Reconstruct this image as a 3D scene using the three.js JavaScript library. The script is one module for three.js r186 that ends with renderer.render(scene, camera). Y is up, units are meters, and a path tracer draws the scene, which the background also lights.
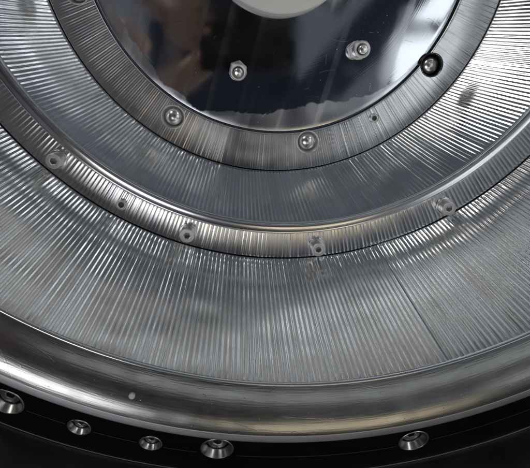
import * as THREE from 'three';
import { MarchingCubes } from 'three/addons/objects/MarchingCubes.js';
import { RoundedBoxGeometry } from 'three/addons/geometries/RoundedBoxGeometry.js';
import { mergeGeometries, mergeVertices } from 'three/addons/utils/BufferGeometryUtils.js';
import { RectAreaLightUniformsLib } from 'three/addons/lights/RectAreaLightUniformsLib.js';

// ---------- camera, lights, exposure ----------
const scene = new THREE.Scene();
scene.background = new THREE.Color(0.066, 0.075, 0.088);
const camera = new THREE.PerspectiveCamera(52, 1024 / 904, 0.01, 60);
camera.position.set(-0.0567, 0.55, 0.1409);
camera.up.set(0.0228, -0.3114, -0.95);
camera.lookAt(-0.0567 + 0.0693, 0.55 - 0.9475, 0.1409 + 0.3122);
scene.add(camera);
const renderer = new THREE.WebGLRenderer({ antialias: true });
renderer.toneMapping = THREE.LinearToneMapping;
renderer.toneMappingExposure = 1.3;
renderer.shadowMap.enabled = true;
RectAreaLightUniformsLib.init();

// each lit window: [centre, aims at, width, height, colour, strength]
const WINDOWS = [
  ['window', 'small bright window beyond the right far side of the bowl', [1.42, 1.68, -1.05], [-0.2, 0.0, 0], 0.36, 0.5, [0.97, 0.98, 1.0], 2.2, 1, 2],
  ['window', 'large bright window beyond the left far side of the bowl', [-1.08, 1.62, -1.32], [0.2, 0, 0.1], 0.52, 0.52, [1.0, 0.97, 0.90], 3.3, 1, 2],
  ['window', 'wide skylight above and to the right of the bowl', [1.58, 2.4, 0.05], [0.1, 0.1, 0.1], 1.25, 1.3, [0.90, 0.95, 1.0], 0.55, 3, 2],
  ['window', 'small skylight above the far right of the mirror', [0.46, 2.4, -0.62], [0.1, 0.1, 0], 0.5, 0.45, [0.90, 0.95, 1.0], 0.4, 2, 1],
  ['window', 'skylight above the left near side of the bowl', [-0.88, 2.5, 0.98], [-0.1, 0.1, 0.1], 0.85, 0.7, [0.97, 0.98, 1.0], 2.0, 2, 1],
  ['window', 'warm skylight above the near side of the bowl', [0.48, 2.5, 1.22], [0.1, 0.1, 0.2], 0.75, 0.7, [1.0, 0.85, 0.62], 0.55, 2, 1],
];

// ---------- helpers ----------
function rng(seed) { let s = seed >>> 0; return () => { s |= 0; s = (s + 0x6D2B79F5) | 0; let t = Math.imul(s ^ (s >>> 15), 1 | s); t = (t + Math.imul(t ^ (t >>> 7), 61 | t)) ^ t; return ((t ^ (t >>> 14)) >>> 0) / 4294967296; }; }
function noise2(seed, nx, ny) {                       // tileable value noise on an nx by ny lattice, u and v in 0..1
  const r = rng(seed), g = new Float32Array(nx * ny).map(() => r());
  return (u, v) => {
    u = (u - Math.floor(u)) * nx; v = (v - Math.floor(v)) * ny;
    const x = Math.floor(u), y = Math.floor(v); let fx = u - x, fy = v - y;
    fx = fx * fx * (3 - 2 * fx); fy = fy * fy * (3 - 2 * fy);
    const x0 = x % nx, x1 = (x + 1) % nx, y0 = (y % ny) * nx, y1 = ((y + 1) % ny) * nx;
    return (g[y0 + x0] * (1 - fx) + g[y0 + x1] * fx) * (1 - fy) + (g[y1 + x0] * (1 - fx) + g[y1 + x1] * fx) * fy;
  };
}
function dataTex(w, h, fn, srgb = false, rx = 1, ry = 1, wrap = true) {
  const d = new Uint8Array(w * h * 4);
  for (let y = 0; y < h; y++) for (let x = 0; x < w; x++) {
    const c = fn((x + 0.5) / w, (y + 0.5) / h, x, y), o = (y * w + x) * 4;
    const a = Array.isArray(c) ? c : [c, c, c];
    for (let k = 0; k < 3; k++) d[o + k] = Math.max(0, Math.min(255, Math.round(a[k] * 255)));
    d[o + 3] = 255;
  }
  const t = new THREE.DataTexture(d, w, h, THREE.RGBAFormat);
  t.wrapS = t.wrapT = wrap ? THREE.RepeatWrapping : THREE.ClampToEdgeWrapping;
  t.magFilter = THREE.LinearFilter; t.minFilter = THREE.LinearFilter;
  if (srgb) t.colorSpace = THREE.SRGBColorSpace;
  t.repeat.set(rx, ry); t.needsUpdate = true; return t;
}
const smooth = (a, b, x) => { const t = Math.min(1, Math.max(0, (x - a) / (b - a))); return t * t * (3 - 2 * t); };
const D2R = Math.PI / 180;
function part(name, geo, mat, parent, label) {
  const m = new THREE.Mesh(geo, mat); m.name = name; m.castShadow = m.receiveShadow = true; parent.add(m);
  if (label) m.userData.label = label; return m;
}

const wobC = noise2(63, 700, 2), wobA = noise2(61, 30, 22), wobB = noise2(62, 75, 50);
// ring of revolution about y with radial ribs. pts: [r, y, rib depth]; angle 0 points to +z, grows towards +x; uv in metres
function ringGeo(pts, { ribs = 0, per = 6, from = -180, to = 180, plain = 720, seed = 1, jitter = 0.25, cusp = 0, holes = [], skew = 0, wob = 0, step = 0, chip = 0 } = {}) {
  const R = rng(seed), span = (to - from) / 360, nr = Math.max(1, Math.round(ribs * span));
  const amp = [], shift = []; for (let i = 0; i <= nr; i++) { amp.push(1 + jitter * (R() * 2 - 1)); shift.push((R() - 0.5) * jitter); }
  const nu = ribs ? nr * per : Math.round(plain * span), nv = pts.length;
  const arc = [0]; for (let j = 1; j < nv; j++) arc.push(arc[j - 1] + Math.hypot(pts[j][0] - pts[j - 1][0], pts[j][1] - pts[j - 1][1]));
  const nrm = pts.map((p, j) => { const a = pts[Math.max(0, j - 1)], b = pts[Math.min(nv - 1, j + 1)]; const dx = b[0] - a[0], dy = b[1] - a[1], l = Math.hypot(dx, dy) || 1; return [-dy / l, dx / l]; });
  const pos = new Float32Array((nu + 1) * nv * 3), uv = new Float32Array((nu + 1) * nv * 2);
  const rm = pts[Math.floor(nv / 2)][0];
  for (let i = 0; i <= nu; i++) {
    const th = (from + (to - from) * i / nu) * D2R, s = Math.sin(th), c = Math.cos(th);
    let k = 0, h = 0;
    if (ribs) {
      k = Math.floor(i / per) % nr; const f = (i % per) / per, a = f < 0.5 ? k : k + 1;
      const ph = f + shift[k] * 0.5 * Math.sin(Math.PI * f);
      const round = 0.5 - 0.5 * Math.cos(2 * Math.PI * ph);
      h = (round * (1 - cusp) + (Math.pow(Math.abs(2 * ph - 1), 2)) * cusp) * (i % nu === 0 ? 1 : amp[k]) + skew * (f < 0.85 ? f / 0.85 - 0.5 : 0.5 - (f - 0.85) / 0.15);
    }
    for (let j = 0; j < nv; j++) {
      const [r, y, d = 0] = pts[j], o = (i * nv + j), e = d * h + (wob && d ? wob * (wobA(th / 6.28319, arc[j] / 0.9) + 0.5 * wobB(th / 6.28319, arc[j] / 0.9) - 0.75) : 0);
      let rr = r + nrm[j][0] * e, yy = y + nrm[j][1] * e;
      if (step) rr -= step * Math.max(0, 1 - (th / D2R - from) / 11) * (1 - smooth(0.7, 1, j / (nv - 1))) - (i === 0 ? 0.004 : 0);
      if (chip && j >= nv - 4) rr += chip * (wobC(th / 6.28319, 0.3) - 0.62);
      pos[o * 3] = rr * s; pos[o * 3 + 1] = yy; pos[o * 3 + 2] = rr * c;
      uv[o * 2] = th * rm; uv[o * 2 + 1] = arc[j];
    }
  }
  const inHole = (o) => holes.some(([hx, hz, hr]) => Math.hypot(pos[o * 3] - hx, pos[o * 3 + 2] - hz) < hr);
  const idx = [];
  for (let i = 0; i < nu; i++) for (let j = 0; j < nv - 1; j++) {
    const a = i * nv + j, b = a + 1, c = a + nv, d = c + 1;
    if (holes.length && (inHole(a) || inHole(d) || inHole(b) || inHole(c))) continue;
    idx.push(a, c, b, b, c, d);
  }
  const g = new THREE.BufferGeometry();
  g.setAttribute('position', new THREE.BufferAttribute(pos, 3)); g.setAttribute('uv', new THREE.BufferAttribute(uv, 2)); g.setIndex(idx);
  g.computeVertexNormals();
  if (to - from === 360) {                            // close the seam of the normals
    const n = g.attributes.normal;
    for (let j = 0; j < nv; j++) { const a = j, b = nu * nv + j; const v = new THREE.Vector3(n.getX(a) + n.getX(b), n.getY(a) + n.getY(b), n.getZ(a) + n.getZ(b)).normalize(); n.setXYZ(a, v.x, v.y, v.z); n.setXYZ(b, v.x, v.y, v.z); }
  }
  return g;
}
// subdivide a list of profile points
function fine(pts, step) {
  const out = [pts[0]];
  for (let k = 1; k < pts.length; k++) {
    const a = pts[k - 1], b = pts[k], n = Math.max(1, Math.round(Math.hypot(b[0] - a[0], b[1] - a[1]) / step));
    for (let i = 1; i <= n; i++) out.push([0, 1, 2].map((q) => (a[q] || 0) + ((b[q] || 0) - (a[q] || 0)) * i / n));
  }
  return out;
}

// ---------- materials ----------
const streak = noise2(11, 512, 6), streak2 = noise2(12, 256, 16), blotch = noise2(13, 10, 10), grain = noise2(14, 300, 300), blotch2 = noise2(15, 24, 24);
// brushed along v (radial lines)
const texStreakBump = dataTex(1024, 512, (u, v) => 0.5 * streak(u, v) + 0.3 * streak2(u, v) + 0.2 * grain(u, v), false, 8, 8);
const texRibRough = dataTex(512, 512, (u, v) => { const b = 0.5 * blotch(u, v) + 0.3 * blotch2(u, v) + 0.2 * streak2(u, v); return [0, 0.55 + 0.45 * b, 1]; }, false, 4, 4);
const texGrime = (() => { const a = noise2(16, 700, 2), b = noise2(17, 12, 5), c = noise2(18, 40, 14); return dataTex(1024, 512, (u, v) => { const l = smooth(0.86, 0.97, a(u, v)) * smooth(0.3, 0.8, c(u, v)), g = 0.10 * smooth(0.45, 0.8, 0.6 * b(u, v) + 0.4 * c(u, v)); const k = 1 - 0.4 * l - 0.3 * g; return [k, k, k * (1 - 0.15 * g)]; }, true, 8, 5); })();
const ringLines = noise2(21, 4, 512), ringLines2 = noise2(22, 16, 200);
const texTurned = dataTex(256, 1024, (u, v) => 0.6 * ringLines(u, v) + 0.4 * ringLines2(u, v), false, 2, 12);
const texWaves = (() => {
  const a = noise2(31, 14, 3), b = noise2(32, 40, 5), c = noise2(33, 60, 240), W = 2048, H = 512, scr = new Float32Array(W * H), R = rng(34);
  for (let k = 0; k < 120; k++) { let x = R() * W, y = R() * H, t = (R() - 0.5) * 1.6 + (R() < 0.2 ? 1.5 : 0); const l = 10 + R() * R() * 160, st = 0.012 + 0.05 * R() * R(), bend = (R() - 0.5) * 0.01; for (let i = 0; i < l; i++) { x += Math.cos(t); y += Math.sin(t); t += bend; scr[((y | 0) + H) % H * W + ((x | 0) + W) % W] = st; } }
  for (let k = 0; k < 220; k++) { const x = R() * W | 0, y = R() * H | 0, st = 0.03 + 0.08 * R(); scr[y * W + x] = st; scr[y * W + (x + 1) % W] = st; }
  return dataTex(W, H, (u, v, x, y) => 0.66 * a(u, v) + 0.26 * b(u, v) + 0.025 * c(u, v) - scr[y * W + x] + 0.05, false, 1.8, 8);
})();
const texDust = (() => {
  const W = 1024, d = new Float32Array(W * W), R = rng(35), b = noise2(36, 14, 14);
  for (let k = 0; k < 1500; k++) { const x = R() * W | 0, y = R() * W | 0, st = 0.25 + 0.75 * R(); d[y * W + x] = st; if (R() < 0.3) d[y * W + (x + 1) % W] = st; }
  for (let k = 0; k < 60; k++) { let x = R() * W, y = R() * W, t = R() * 6.28; const l = 6 + R() * R() * 90, st = 0.15 + 0.25 * R(); for (let i = 0; i < l; i++) { x += Math.cos(t); y += Math.sin(t); d[((y | 0) + W) % W * W + ((x | 0) + W) % W] = st; } }
  return dataTex(W, W, (u, v, x, y) => { const k = Math.min(1, 0.50 + 0.06 * (b(u, v) - 0.5) + 0.5 * d[y * W + x]); return [k, k, k * 0.99]; }, true, 5, 5);
})();
const texSmudge = (() => { const a = noise2(41, 9, 6), b = noise2(42, 40, 20), c = noise2(43, 160, 60); return dataTex(1024, 256, (u, v) => { const k = 0.5 * a(u, v) + 0.3 * b(u, v) + 0.2 * c(u, v); return [0, 0.62 + 0.5 * k, 1]; }, false, 1.3, 14); })();
const alu = (o) => new THREE.MeshPhysicalMaterial({ color: new THREE.Color().setRGB(0.80, 0.81, 0.825), metalness: 1, roughness: 0.25, ...o });
const M = {
  ribbed: alu({ color: new THREE.Color().setRGB(0.80, 0.81, 0.825), map: texGrime, roughness: 0.20, roughnessMap: texRibRough, bumpMap: texStreakBump, bumpScale: 0.00002 }),
  ribbedFine: alu({ map: texGrime, roughness: 0.30, roughnessMap: texRibRough, bumpMap: texStreakBump, bumpScale: 0.00002 }),
  rim: alu({ roughness: 0.16, bumpMap: texTurned, bumpScale: 0.00002 }),
  lip: alu({ color: new THREE.Color().setRGB(0.38, 0.377, 0.362), roughness: 0.27, roughnessMap: texSmudge, bumpMap: texWaves, bumpScale: 0.0009 }),
  edge: alu({ color: new THREE.Color().setRGB(0.42, 0.42, 0.45), roughness: 0.5, roughnessMap: texSmudge, bumpMap: texTurned, bumpScale: 0.00006 }),
  dark: alu({ color: new THREE.Color().setRGB(0.22, 0.22, 0.23), map: texDust, roughness: 0.24, roughnessMap: texSmudge, bumpMap: texTurned, bumpScale: 0.000015 }),
  outer: alu({ color: new THREE.Color().setRGB(0.80, 0.80, 0.80), map: texDust, roughness: 0.45, roughnessMap: texSmudge }),
  groove: alu({ color: new THREE.Color().setRGB(0.10, 0.10, 0.10), roughness: 0.5 }),
  scribe: alu({ color: new THREE.Color().setRGB(0.55, 0.55, 0.55), roughness: 0.35 }),
  steel: alu({ color: new THREE.Color().setRGB(0.74, 0.74, 0.73), roughness: 0.24 }),
  dull: alu({ color: new THREE.Color().setRGB(0.36, 0.35, 0.33), roughness: 0.36 }),
  sink: alu({ color: new THREE.Color().setRGB(0.46, 0.46, 0.45), roughness: 0.26 }),
  nickel: alu({ color: new THREE.Color().setRGB(0.74, 0.74, 0.73), roughness: 0.42 }),
  socket: alu({ color: new THREE.Color().setRGB(0.36, 0.34, 0.31), roughness: 0.4 }),
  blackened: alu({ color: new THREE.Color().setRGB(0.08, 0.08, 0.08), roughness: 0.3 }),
  hub: new THREE.MeshPhysicalMaterial({ color: new THREE.Color().setRGB(0.92, 0.92, 0.87), metalness: 0.0, roughness: 0.5, bumpMap: texTurned, bumpScale: 0.00005 }),
  chalk: new THREE.MeshStandardMaterial({ color: 0xd8d8d2, roughness: 0.6 }),
};
// polished disc: film left near its edge, dust, scratches; planar uv, disc of radius 0.202 in a 0.42 m square
const FILM = [[-80, 0.186], [-69, 0.1875], [-58, 0.187], [-49, 0.188], [-40, 0.195], [-34, 0.194], [-28, 0.197], [-17, 0.187], [-6, 0.181], [2, 0.1755], [10, 0.174], [17, 0.176], [24, 0.182], [33, 0.190], [45, 0.196], [60, 0.1975], [80, 0.198]];
{
  const rag = noise2(51, 120, 3), rag2 = noise2(54, 420, 3), sm = noise2(52, 60, 7), sm2 = noise2(53, 22, 22), N = 1536, R = rng(77), dust = new Float32Array(N * N), scr = new Float32Array(N * N);
  for (let k = 0; k < 1200; k++) { const x = R() * N | 0, y = R() * N | 0, s = R() < 0.12 ? 2 : 1, a = 0.3 + 0.7 * R(); for (let i = 0; i < s; i++) for (let j = 0; j < s; j++) dust[Math.min(N - 1, y + i) * N + Math.min(N - 1, x + j)] = a; }
  for (let k = 0; k < 90; k++) { let x = R() * N, y = R() * N, a = R() * 6.283; const l = 8 + R() * R() * 120, w = (R() - 0.5) * 0.03, st = 0.25 + 0.5 * R(); for (let i = 0; i < l; i++) { x += Math.cos(a); y += Math.sin(a); a += w; if (x > 0 && y > 0 && x < N && y < N) scr[(y | 0) * N + (x | 0)] = st; } }
  const film = (u, v) => {
    const x = (u - 0.5) * 0.42, z = (v - 0.5) * 0.42, r = Math.hypot(x, z), th = Math.atan2(x, z), dg = th / D2R; let b = 0.19;
    for (let k = 1; k < FILM.length; k++) if (dg >= FILM[k - 1][0] && dg <= FILM[k][0]) b = FILM[k - 1][1] + (FILM[k][1] - FILM[k - 1][1]) * (dg - FILM[k - 1][0]) / (FILM[k][0] - FILM[k - 1][0]);
    b += 0.004 * (rag(th / 6.2832, 0.3) - 0.5) + 0.0018 * (rag2(th / 6.2832, 0.3) - 0.5);
    return [smooth(-0.0012, 0.0012, r - b), r, th];
  };
  const col = dataTex(N, N, (u, v, x, y) => { const d = dust[y * N + x], k0 = 0; const k = Math.min(1, d); return [0.86 + 0.1 * k, 0.87 + 0.08 * k, 0.89 + 0.06 * k]; }, true, 1, 1, false);
  const rough = dataTex(N, N, (u, v, x, y) => {
    const [f, r, th] = film(u, v), wipe = smooth(0.5, 0.8, sm(u * 1.0 + 0.3 * v, v * 0.35)) * 0.35 + 0.25 * smooth(0.45, 0.8, sm2(u, v));
    return [0, 0.10 + 0.22 * f * (0.7 + 0.6 * sm2(u, v)) + 0.24 * wipe + 0.5 * dust[y * N + x] + 0.4 * scr[y * N + x], 1 - 0.6 * dust[y * N + x]];
  }, false, 1, 1, false);
  const turn = noise2(55, 400, 3), hgt = dataTex(N, N, (u, v, x, y) => { const r = Math.hypot(u - 0.5, v - 0.5); return 0.5 + 0.25 * (turn(r * 1.7, 0.3) - 0.5) - 0.4 * scr[y * N + x]; }, false, 1, 1, false);
  M.disc = alu({ color: 0xffffff, map: col, roughness: 0.62, roughnessMap: rough, metalnessMap: rough, bumpMap: hgt, bumpScale: 0.000012 });
}

// ---------- the stepped bowl ----------
const bowl = new THREE.Group(); bowl.name = 'machined_bowl'; scene.add(bowl);
bowl.userData = { label: 'large stepped metal bowl with ribbed walls, polished mirror centre and rings of bolts', category: 'machined bowl' };

// measures in metres: radii and heights of each step
const L1 = 0.0043, L2 = 0.1195, L3 = 0.2802;
// centre hub
part('hub', ringGeo([[0.0001, 0.0193], [0.030, 0.0193], [0.0785, 0.0193], [0.0803, 0.0188], [0.081, 0.0175], [0.081, 0.0003]].map((p) => p), { plain: 240 }), M.hub, bowl, 'matt grey raised round hub in the middle of the mirror');
// polished disc
{
  const g = ringGeo([[0.0802, 0], [0.12, 0], [0.16, 0], [0.195, 0], [0.1996, 0], [0.2002, -0.0005], [0.2003, -0.008], [0.2030, -0.008]], { plain: 360 });
  const p = g.attributes.position, uv = g.attributes.uv; for (let i = 0; i < p.count; i++) uv.setXY(i, p.getX(i) / 0.42 + 0.5, p.getZ(i) / 0.42 + 0.5);
  part('polished_disc', g, M.disc, bowl, 'mirror polished disc with a ragged film along its edge');
}
// countersunk holes: [x, z, outer radius, kind]
const HOLES1 = [[-0.1179, 0.1833, 0.0122, 'dome'], [0.0322, 0.2119, 0.0122, 'dome'], [0.1677, 0.1291, 0.0122, 'dark']];
for (const a of [-74, -116, -158, 94, 136, 178]) HOLES1.push([0.2146 * Math.sin(a * D2R), 0.2146 * Math.cos(a * D2R), 0.0122, 'dome']);
const PIN1 = [[0.1066, 0.1857]];
for (const [from, to, skew, label] of [[-16, 164, -0.1, 'innermost flat ring of fine radial ribs, right half'], [-196, -16, 0.6, 'innermost flat ring of fine radial ribs, left half']])
  part('ribbed_ledge', ringGeo(fine([[0.2020, -0.009], [0.2020, L1 - 0.0004, 0], [0.2024, L1, 0], [0.2034, L1, 0.00026], [0.2431, L1, 0.00026], [0.2435, L1 - 0.0004, 0], [0.2436, L1 - 0.016, 0], [0.250, L1 - 0.016, 0]], 0.0011), { ribs: 576, per: 6, from: from + 0.02, to: to - 0.02, seed: 3, jitter: 0.35, cusp: 0.5, skew, wob: 0.0003, chip: 0.0005, holes: HOLES1.map(([x, z, r]) => [x, z, r - 0.0007]) }), M.ribbedFine, bowl, label);
// a wall: from (r0, y0) steeply up to (r1, y1), very slightly hollow
function wallProfile(r0, y0, r1, y1, d, hollow = 0.0012, n = 28) {
  const pts = [[r0, y0 - 0.020, 0], [r0, y0 - 0.0006, 0], [r0 + 0.0006, y0 + 0.0004, d * 0.5], [r0 + 0.0014, y0 + 0.0024, d]];
  const [ra, ya] = pts[3];
  for (let i = 1; i <= n; i++) { const t = i / n; pts.push([ra + (r1 - ra) * t + hollow * 4 * t * (1 - t), ya + (y1 - ya) * t, i === n ? d * 0.5 : d]); }
  return pts;
}
part('ribbed_wall', ringGeo(wallProfile(0.2442, L1, 0.2702, 0.1235, 0.00021), { ribs: 432, per: 8, from: -13.6, to: 346.4, seed: 5, jitter: 0.3, wob: 0.0006 }), M.ribbed, bowl, 'inner ribbed wall curving up from the innermost ring');
part('polished_rim', ringGeo([[0.2702, 0.1234], [0.2703, 0.1252], [0.2706, 0.1260], [0.2712, 0.1265], [0.2718, 0.1265], [0.2726, 0.1261], [0.2742, 0.1257], [0.2764, 0.1256], [0.2786, 0.1258], [0.2800, 0.1260], [0.2807, 0.1258], [0.2811, 0.1252], [0.2813, 0.1230], [0.2814, L2 - 0.0004]], { plain: 900 }), M.rim, bowl, 'narrow polished lip between the inner wall and the middle ring');
part('ribbed_ledge', ringGeo(fine([[0.2812, L2, 0], [0.2822, L2, 0.00026], [0.3068, L2, 0.00026], [0.3072, L2 - 0.0005, 0], [0.3073, L2 - 0.018, 0], [0.314, L2 - 0.018, 0]], 0.003), { ribs: 504, per: 8, seed: 7, jitter: 0.4, cusp: 0.3, wob: 0.0003, chip: 0.0006 }), M.ribbedFine, bowl, 'middle flat ribbed ring carrying small cap screws');
{
  const pr = wallProfile(0.3081, L2, 0.3425, 0.2690, 0.00036, 0.0015, 36), J = [15.6, 135.6, 255.6, 375.6];
  for (let k = 0; k < 3; k++) part('ribbed_segment', ringGeo(pr.map(([r, y, d]) => [r + [0, 0.0003, -0.0002][k], y, d * [1.15, 0.95, 1][k]]), { ribs: 528, per: 8, from: J[k] + 0.03, to: J[k + 1] - 0.03, seed: 9 + k, jitter: 0.2, skew: [0.6, 0.1, -0.1][k], wob: 0.0007, step: k === 0 ? 0.0007 : 0 }), M.ribbed, bowl);
}
{
  const pts = [[0.3446, 0.2709]];
  part('lip_crest', ringGeo([[0.3423, 0.2688], [0.3424, 0.2702], [0.3426, 0.2709], [0.3430, 0.2714], [0.3435, 0.2716], [0.3440, 0.2715], [0.3444, 0.2712], [0.3447, 0.2708]], { plain: 1200 }), M.rim, bowl, 'thin bright rounded edge where the outer wall meets the lip');
  for (let i = 1; i <= 22; i++) { const t = i / 22; pts.push([0.3446 + 0.0311 * t, 0.2709 + 0.0120 * (1 - Math.pow(1 - t, 1.9))]); }
  part('polished_lip', ringGeo(pts, { plain: 1200 }), M.lip, bowl, 'broad polished lip with smears and scratches around the outer wall');
  part('lip_edge', ringGeo([[0.3757, 0.2829], [0.3764, 0.2831], [0.3806, 0.2831], [0.3813, 0.2828], [0.3815, 0.2820], [0.3815, 0.2795]], { plain: 900 }), M.edge, bowl, 'dull grey bevel along the outside of the lip');
}
// outer dark ledge, falling a little outwards, with countersunk screws
const SLOPE = 0.268, yL3 = (r) => L3 - SLOPE * (r - 0.3815), L3N = Math.hypot(1, SLOPE);
const HOLES3 = [[-0.2059, 0.3427, 0.0110, 'socket'], [-0.1622, 0.3656, 0.0073, 'socket'], [-0.1158, 0.3815, 0.0072, 'socket'], [-0.0703, 0.3882, 0.0108, 'socket'], [0.0712, 0.3913, 0.0104, 'socket']];
for (const a of [30.5, 51, 72, 93, 114, 135, 156, 177, 198, 219, 240, 261, 282, 303]) HOLES3.push([0.3985 * Math.sin(a * D2R), 0.3985 * Math.cos(a * D2R), a % 2 ? 0.0108 : 0.0072, 'socket']);
{
  const s = new THREE.Shape(); s.absarc(0, 0, 0.4218, 0, Math.PI * 2, false);
  const h = new THREE.Path(); h.absarc(0, 0, 0.3812, 0, Math.PI * 2, true); s.holes.push(h);
  for (const [x, z, r] of HOLES3) { const p = new THREE.Path(); p.absarc(x, -z, r - 0.0002, 0, Math.PI * 2, true); s.holes.push(p); }
  const g = new THREE.ExtrudeGeometry(s, { depth: 0.006, bevelEnabled: false, curveSegments: 240 }); g.rotateX(-Math.PI / 2); g.translate(0, -0.006, 0);
  const p = g.attributes.position, n = g.attributes.normal;
  for (let k = 0; k < p.count; k++) { const x = p.getX(k), z = p.getZ(k), r = Math.hypot(x, z); p.setY(k, p.getY(k) + yL3(r)); if (n.getY(k) > 0.9) n.setXYZ(k, x / r * SLOPE / L3N, 1 / L3N, z / r * SLOPE / L3N); }
  part('dark_ledge', g, M.dark, bowl, 'nearly black outer ring with countersunk screws');
  part('backing_ring', ringGeo([[0.378, yL3(0.378) - 0.018], [0.429, yL3(0.429) - 0.018]], { plain: 360 }), M.groove, bowl);
  // scribed circle through the screws, broken at the holes
  const segs = [], R0 = 0.4003;
  const cuts = HOLES3.map(([x, z, r]) => [Math.atan2(x, z), (r + 0.0016) / R0]);
  const N = 1440; let run = [];
  const flush = () => { if (run.length > 2) { const pos = [], idx = []; run.forEach((t, i) => { for (const dr of [-0.00020, 0.00020]) pos.push((R0 + dr) * Math.sin(t), yL3(R0 + dr) + 0.00025, (R0 + dr) * Math.cos(t)); if (i) { const a = 2 * i - 2; idx.push(a, a + 1, a + 2, a + 1, a + 3, a + 2); } }); const q = new THREE.BufferGeometry(); q.setAttribute('position', new THREE.Float32BufferAttribute(pos, 3)); q.setIndex(idx); q.computeVertexNormals(); segs.push(q); } run = []; };
  for (let i = 0; i <= N; i++) { const t = -Math.PI + i / N * 2 * Math.PI; if (cuts.some(([a, w]) => Math.abs(Math.atan2(Math.sin(t - a), Math.cos(t - a))) < w)) flush(); else run.push(t); } flush();
  part('scribed_line', mergeGeometries(segs), M.scribe, bowl, 'faint scribed circle running through the screws');
}
const yLow = yL3(0.4224);
part('outer_wall', ringGeo(wallProfile(0.4232, yLow, 0.4550, 0.430, 0), { plain: 720 }), M.outer, bowl, 'dark outermost wall rising beyond the screws');
part('outer_wall_edge', ringGeo([[0.4220, yLow - 0.0008], [0.4222, yLow + 0.0003], [0.4227, yLow + 0.0003], [0.4231, yLow - 0.0008]], { plain: 720 }), M.scribe, bowl, 'thin bright edge where the outermost wall begins');

// ---------- fasteners ----------
function hexHead(r, hexR, depth, bevel, turn = 0) {             // round head with a hex socket, top at y = 0, body downwards
  const s = new THREE.Shape(); s.absarc(0, 0, r - bevel, 0, Math.PI * 2, false);
  const h = new THREE.Path(); for (let k = 0; k <= 6; k++) { const a = -k * Math.PI / 3 + turn; const x = hexR * Math.cos(a), y = hexR * Math.sin(a); k ? h.lineTo(x, y) : h.moveTo(x, y); } s.holes.push(h);
  const g = new THREE.ExtrudeGeometry(s, { depth: depth - 2 * bevel, bevelEnabled: true, bevelThickness: bevel, bevelSize: bevel, bevelOffset: 0, bevelSegments: 4, curveSegments: 40 });
  g.rotateX(-Math.PI / 2); g.translate(0, -depth + bevel, 0); return g;
}
function lathe(pts, n = 64) { return new THREE.LatheGeometry(pts.map(([x, y]) => new THREE.Vector2(x, y)), n); }
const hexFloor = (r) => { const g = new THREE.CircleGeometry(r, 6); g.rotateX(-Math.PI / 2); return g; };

function countersunk(x, y, z, r, kind, label) {
  const sk = kind === 'socket', q = sk ? 0.72 : 0.86, dc = sk ? 0.40 : 0.42, db = sk ? 1.25 : 0.85;
  const m = part('countersunk_screw', lathe([[r + 0.0009, -0.0002], [r + 0.0007, 0.00022], [r + 0.0002, 0.0004], [r - 0.0003, 0.0002], [r * (q + 0.02), -r * dc], [r * q, -r * (dc + 0.03)], [r * q, -r * db], [0.0001, -r * db]]), kind === 'dark' ? M.blackened : sk ? M.sink : M.nickel, bowl, label);
  m.position.set(x, y, z);
  if (sk) m.quaternion.setFromUnitVectors(new THREE.Vector3(0, 1, 0), new THREE.Vector3(x / Math.hypot(x, z) * SLOPE, 1, z / Math.hypot(x, z) * SLOPE).normalize());
  if (sk) {
    const h = part('screw_head', hexHead(r * 0.64, r * 0.38, r * 0.40, r * 0.09, r * 40), M.sink, m); h.position.y = -r * 0.46;
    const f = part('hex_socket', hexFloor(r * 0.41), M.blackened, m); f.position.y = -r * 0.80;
  } else {
    const k = r * 0.78, pts = []; for (let i = 0; i <= 14; i++) { const t = i / 14 * Math.PI / 2; pts.push([Math.max(0.0001, k * Math.cos(t)), -r * 0.60 + k * 0.60 * Math.sin(t)]); }
    pts.unshift([k, -r * 0.85]);
    part('screw_head', lathe(pts), M.steel, m);
  }
  return m;
}
const L1LABEL = ['domed steel screw recessed at the left of the innermost ring', 'domed steel screw recessed at the bottom of the innermost ring', 'screw in a blackened recess at the right of the innermost ring'];
HOLES1.forEach(([x, z, r, k], i) => countersunk(x, L1, z, r, k, L1LABEL[i]));
HOLES3.forEach(([x, z, r, k]) => countersunk(x, yL3(Math.hypot(x, z)), z, r, k));
// little pin with a dark bore
function setScrew(x, y, z, r, label) {
  const m = part('set_screw', lathe([[r, -0.001], [r, r * 0.50], [r * 0.9, r * 0.66], [r * 0.62, r * 0.66], [r * 0.50, r * 0.5], [r * 0.48, 0.0004]], 36), M.nickel, bowl, label); m.position.set(x, y, z);
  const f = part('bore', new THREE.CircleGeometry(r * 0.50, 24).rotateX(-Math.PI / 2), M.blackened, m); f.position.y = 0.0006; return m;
}
setScrew(PIN1[0][0], L1, PIN1[0][1], 0.0050, 'small set screw with a dark bore beside the blackened screw');
setScrew(-0.1556, L2, 0.2512, 0.0050, 'small set screw without head on the middle ring');
// cap screws on the middle ring
const capHead = hexHead(0.0066, 0.0040, 0.0105, 0.0010), capWasher = lathe([[0.0045, 0.0016], [0.0076, 0.0016], [0.0080, 0.0012], [0.0080, -0.0005]], 48), capFloor = hexFloor(0.0042);
const CAPS = [[-0.2065, 0.2094], [-0.0974, 0.2789], [0.0244, 0.2957], [0.1462, 0.2582]];
for (const a of [58, 83, 108, 133, 158, 183, 208, 233, 258, 283]) CAPS.push([0.2958 * Math.sin(a * D2R), 0.2958 * Math.cos(a * D2R)]);
CAPS.forEach(([x, z], i) => {
  const m = part('cap_screw', capHead, M.nickel, bowl); m.position.set(x, L2 + 0.0125, z); m.rotation.y = i * 0.9;
  const w = part('washer', capWasher, M.steel, m); w.position.y = -0.0123;
  const f = part('hex_socket', capFloor, M.socket, m); f.position.y = -0.006;
});
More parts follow.
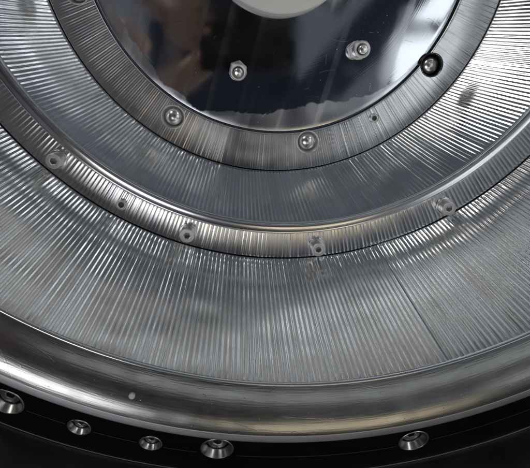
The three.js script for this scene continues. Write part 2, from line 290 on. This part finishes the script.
// hex nuts on the mirror
{
  const s = new THREE.Shape(); for (let k = 0; k <= 6; k++) { const a = k * Math.PI / 3; k ? s.lineTo(0.0088 * Math.cos(a), 0.0088 * Math.sin(a)) : s.moveTo(0.0088, 0); }
  const nutG = new THREE.ExtrudeGeometry(s, { depth: 0.0095, bevelEnabled: true, bevelThickness: 0.0009, bevelSize: 0.0009, bevelSegments: 3 }); nutG.rotateX(-Math.PI / 2); nutG.translate(0, 0.0009, 0);
  const stud = lathe([[0.0048, 0], [0.0048, 0.0228], [0.0044, 0.0238], [0.0030, 0.0243], [0.0001, 0.0244]], 40);
  const collar = lathe([[0.0090, 0.0105], [0.0090, 0.0185], [0.0086, 0.0198], [0.0076, 0.0204], [0.0066, 0.0204], [0.0056, 0.0196], [0.0052, 0.0180]], 48);
  const spots = [[-0.0461, 0.1337, 0.3, 'bright hex nut on a stud at the left of the mirror'], [0.0846, 0.1140, 0.8, 'bright hex nut on a stud at the right of the mirror']];
  for (const a of [100, 160, 220, 280]) spots.push([0.143 * Math.sin(a * D2R), 0.143 * Math.cos(a * D2R), a]);
  for (const [x, z, t, label] of spots) { const m = part('hex_nut', nutG, M.nickel, bowl, label); m.position.set(x, 0, z); m.rotation.y = t; if (label && x < 0) m.rotation.set(0.16, t, 0, 'XYZ'); part('collar', collar, M.nickel, m); part('threaded_stud', stud, M.steel, m); }
}
// small white plug on the lip
{ const m = part('white_plug', lathe([[0.0021, -0.001], [0.0021, 0.0006], [0.0015, 0.0010], [0.0001, 0.0011]], 20), M.chalk, bowl, 'tiny white spot on the lip'); const r = 0.3605, a = -20.1 * D2R; m.position.set(r * Math.sin(a), 0.2806, r * Math.cos(a)); m.rotation.x = -0.2; }

// ---------- what the metal mirrors: windows, ceiling, the photographer ----------
for (const [name, label, c, t, w, h, col, k, nx, ny] of WINDOWS) {
  const g = new THREE.Group(); g.name = name; g.position.set(...c); g.lookAt(...t); scene.add(g); g.userData = { label, category: 'window' };
  const col3 = new THREE.Color().setRGB(...col);
  const glass = part('pane', new RoundedBoxGeometry(w, h, 0.01, 2, 0.004), new THREE.MeshStandardMaterial({ color: 0x222222, emissive: col3, emissiveIntensity: k, roughness: 0.3 }), g); glass.position.z = -0.02;
  const fm = new THREE.MeshStandardMaterial({ color: 0x55585c, roughness: 0.6 }), bars = [];
  for (const s of [-1, 1]) { const a = new THREE.BoxGeometry(w + 0.16, 0.08, 0.08); a.translate(0, s * (h / 2 + 0.04), 0); bars.push(a); const b = new THREE.BoxGeometry(0.08, h, 0.08); b.translate(s * (w / 2 + 0.04), 0, 0); bars.push(b); }
  for (let i = 1; i < nx; i++) { const b = new THREE.BoxGeometry(0.07, h, 0.05); b.translate(-w / 2 + w * i / nx, 0, 0.03); bars.push(b); }
  for (let i = 1; i < ny; i++) for (let q = 0; q < nx; q++) { const b = new THREE.BoxGeometry(w / nx - 0.075, 0.05, 0.05); b.translate(-w / 2 + w * (q + 0.5) / nx, -h / 2 + h * i / ny, 0.03); bars.push(b); }
  part('frame', mergeGeometries(bars), fm, g);
  const l = new THREE.RectAreaLight(col3, k, w, h); l.name = 'window_light'; l.rotation.y = Math.PI; g.add(l);
}
{
  const mat = new THREE.MeshStandardMaterial({ color: new THREE.Color().setRGB(0.09, 0.10, 0.14), roughness: 0.9 });
  const ceil = new THREE.Mesh(new THREE.BoxGeometry(1.0, 0.1, 1.7), mat); ceil.name = 'ceiling'; ceil.position.set(-0.08, 2.95, 0.35); ceil.userData = { kind: 'structure', label: 'dark ceiling panel high above the bowl', category: 'ceiling' }; scene.add(ceil);
  const beam = new THREE.Mesh(new THREE.BoxGeometry(0.24, 0.24, 1.5), mat); beam.name = 'ceiling_beam'; beam.position.set(0.70, 2.62, 0.02); beam.rotation.y = -0.735; beam.userData = { kind: 'structure', label: 'dark beam between the ceiling panel and the right skylight', category: 'ceiling' }; scene.add(beam);
}
// smooth union of tapered capsules, meshed
function blob(bones, cell, pad, k) {
  const lo = new THREE.Vector3(1e9, 1e9, 1e9), hi = lo.clone().negate();
  for (const [a, b, ra, rb] of bones) for (const [p, r] of [[a, ra], [b, rb]]) for (const [i, q] of ['x', 'y', 'z'].entries()) { lo[q] = Math.min(lo[q], p[i] - r - pad); hi[q] = Math.max(hi[q], p[i] + r + pad); }
  const size = Math.max(hi.x - lo.x, hi.y - lo.y, hi.z - lo.z), n = Math.min(128, Math.ceil(size / cell)) + 4, mc = new MarchingCubes(n, new THREE.MeshStandardMaterial(), false, false, 400000);
  mc.isolation = 0; const half = size / 2, cx = (lo.x + hi.x) / 2, cy = (lo.y + hi.y) / 2, cz = (lo.z + hi.z) / 2;
  const bb = bones.map(([a, b, ra, rb]) => { const d = [b[0] - a[0], b[1] - a[1], b[2] - a[2]]; return [a, d, d[0] * d[0] + d[1] * d[1] + d[2] * d[2] || 1e-9, ra, rb]; });
  for (let iz = 0; iz < n; iz++) for (let iy = 0; iy < n; iy++) for (let ix = 0; ix < n; ix++) {
    const x = (ix - n / 2) / (n / 2) * half + cx, y = (iy - n / 2) / (n / 2) * half + cy, z = (iz - n / 2) / (n / 2) * half + cz; let s = 0;
    for (const [a, d, l, ra, rb] of bb) { const px = x - a[0], py = y - a[1], pz = z - a[2], t = Math.max(0, Math.min(1, (px * d[0] + py * d[1] + pz * d[2]) / l)); const q = Math.hypot(px - d[0] * t, py - d[1] * t, pz - d[2] * t) - (ra + (rb - ra) * t); s += Math.exp(-Math.max(-20, Math.min(20, q / k))); }
    mc.field[ix + iy * n + iz * n * n] = s > 0 ? k * Math.log(s) : -1;
  }
  mc.update();
  let g = new THREE.BufferGeometry(); g.setAttribute('position', new THREE.BufferAttribute(mc.positionArray.slice(0, mc.count * 3), 3));
  g = mergeVertices(g, 1e-5); g.scale(half, half, half); g.translate(cx, cy, cz); g.computeVertexNormals(); return g;
}
{
  const skin = new THREE.MeshPhysicalMaterial({ color: new THREE.Color().setRGB(0.80, 0.50, 0.36), roughness: 0.55 });
  const cloth = new THREE.MeshStandardMaterial({ color: new THREE.Color().setRGB(0.030, 0.045, 0.10), roughness: 0.9 });
  const hair = new THREE.MeshStandardMaterial({ color: new THREE.Color().setRGB(0.03, 0.022, 0.016), roughness: 0.7 });
  const who = new THREE.Group(); who.name = 'person'; scene.add(who); who.userData = { label: 'person in dark clothes leaning over the bowl, holding up a phone', category: 'person' };
  const clothes = blob([
    [[-1.0, 0.22, -0.10], [-1.0, 0.22, 0.20], 0.15, 0.15], [[-1.0, 0.22, -0.06], [-0.66, 0.95, -0.06], 0.15, 0.14], [[-1.0, 0.22, 0.16], [-0.66, 0.95, 0.16], 0.15, 0.14], [[-0.63, 0.98, -0.13], [-0.63, 0.98, 0.23], 0.10, 0.10],
    [[-1.0, 0.20, -0.06], [-0.92, -0.30, -0.08], 0.105, 0.075], [[-1.0, 0.20, 0.16], [-0.92, -0.30, 0.18], 0.105, 0.075], [[-0.92, -0.30, -0.08], [-1.0, -0.72, -0.09], 0.075, 0.06], [[-0.92, -0.30, 0.18], [-1.0, -0.72, 0.19], 0.075, 0.06],
    [[-0.62, 0.97, -0.15], [-0.46, 0.76, -0.22], 0.066, 0.054],
    [[-0.62, 0.97, 0.25], [-0.40, 0.76, 0.32], 0.066, 0.054],
  ], 0.02, 0.03, 0.018);
  const head = blob([[[-0.60, 1.02, 0.05], [-0.48, 1.08, 0.05], 0.055, 0.055], [[-0.43, 1.12, 0.05], [-0.37, 1.04, 0.05], 0.088, 0.070], [[-0.335, 1.04, 0.05], [-0.305, 1.055, 0.05], 0.018, 0.010], [[-0.42, 1.07, -0.035], [-0.42, 1.09, -0.040], 0.018, 0.014], [[-0.42, 1.07, 0.125], [-0.42, 1.09, 0.131], 0.018, 0.014], [[-0.335, 1.0, 0.035], [-0.335, 1.0, 0.065], 0.013, 0.013]], 0.008, 0.02, 0.008);
  // hands: palm, four bent fingers and a thumb each
  const handL = blob([
    [[-0.47, 0.77, -0.21], [-0.40, 0.735, -0.17], 0.044, 0.046], [[-0.40, 0.735, -0.17], [-0.225, 0.67, -0.03], 0.046, 0.030],
    [[-0.225, 0.67, -0.03], [-0.165, 0.60, 0.015], 0.026, 0.030], [[-0.165, 0.60, 0.035], [-0.150, 0.585, 0.015], 0.030, 0.026], [[-0.15, 0.60, 0.06], [-0.135, 0.585, 0.01], 0.022, 0.022],
    [[-0.140, 0.585, 0.045], [-0.132, 0.545, 0.047], 0.0095, 0.009], [[-0.132, 0.545, 0.047], [-0.098, 0.535, 0.050], 0.009, 0.0075],
    [[-0.142, 0.585, 0.024], [-0.134, 0.543, 0.023], 0.0095, 0.009], [[-0.134, 0.543, 0.023], [-0.094, 0.533, 0.024], 0.009, 0.0075],
    [[-0.146, 0.585, 0.003], [-0.138, 0.544, 0.0], 0.0095, 0.009], [[-0.138, 0.544, 0.0], [-0.100, 0.535, 0.0], 0.009, 0.0075],
    [[-0.152, 0.585, -0.015], [-0.146, 0.548, -0.020], 0.0085, 0.008], [[-0.146, 0.548, -0.020], [-0.114, 0.540, -0.020], 0.008, 0.007],
    [[-0.165, 0.610, 0.06], [-0.125, 0.598, 0.075], 0.013, 0.011], [[-0.125, 0.598, 0.075], [-0.095, 0.592, 0.072], 0.011, 0.009],
  ], 0.003, 0.01, 0.003);
  const handR = blob([
    [[-0.41, 0.77, 0.31], [-0.34, 0.745, 0.26], 0.044, 0.046], [[-0.34, 0.745, 0.26], [-0.12, 0.67, 0.115], 0.046, 0.030],
    [[-0.120, 0.670, 0.115], [-0.060, 0.640, 0.075], 0.026, 0.030], [[-0.060, 0.640, 0.075], [-0.030, 0.625, 0.045], 0.030, 0.024],
    [[-0.030, 0.630, 0.065], [0.000, 0.625, 0.050], 0.0095, 0.009], [[0.000, 0.625, 0.050], [0.025, 0.604, 0.040], 0.009, 0.0075],
    [[-0.035, 0.630, 0.045], [-0.008, 0.628, 0.025], 0.0095, 0.009], [[-0.008, 0.628, 0.025], [0.008, 0.606, 0.010], 0.009, 0.0075],
    [[-0.050, 0.630, 0.035], [-0.025, 0.630, 0.010], 0.0095, 0.009], [[-0.025, 0.630, 0.010], [-0.015, 0.606, -0.005], 0.009, 0.0075],
    [[-0.065, 0.630, 0.030], [-0.046, 0.630, 0.007], 0.0085, 0.008], [[-0.046, 0.630, 0.007], [-0.040, 0.607, -0.005], 0.008, 0.007],
    [[-0.050, 0.635, 0.085], [-0.015, 0.622, 0.090], 0.013, 0.011], [[-0.015, 0.622, 0.090], [0.010, 0.610, 0.080], 0.011, 0.009],
  ], 0.003, 0.01, 0.003);
  part('head', head, skin, who); part('hand', handL, skin, who); part('hand', handR, skin, who); part('clothing', clothes, cloth, who);
  const hp = blob([[[-0.455, 1.15, 0.05], [-0.485, 1.09, 0.05], 0.085, 0.07]], 0.01, 0.02, 0.008); part('hair', hp, hair, who);
  const ph = new THREE.Group(); ph.name = 'phone'; scene.add(ph); ph.userData = { label: 'black phone held over the bowl', category: 'phone' };
  part('body', new RoundedBoxGeometry(0.215, 0.15, 0.008, 4, 0.004), new THREE.MeshPhysicalMaterial({ color: 0x050507, roughness: 0.25 }), ph);
  part('lens', new THREE.CylinderGeometry(0.006, 0.006, 0.002, 24).rotateX(Math.PI / 2), new THREE.MeshPhysicalMaterial({ color: 0x010102, roughness: 0.05 }), ph).position.set(-0.04, -0.06, -0.005);
  ph.position.set(-0.012, 0.575, 0.06); ph.rotation.x = -Math.PI / 2 - 0.32 + Math.PI;
}
scene.traverse((o) => { if (o.isMesh) o.castShadow = o.receiveShadow = true; });
renderer.render(scene, camera);
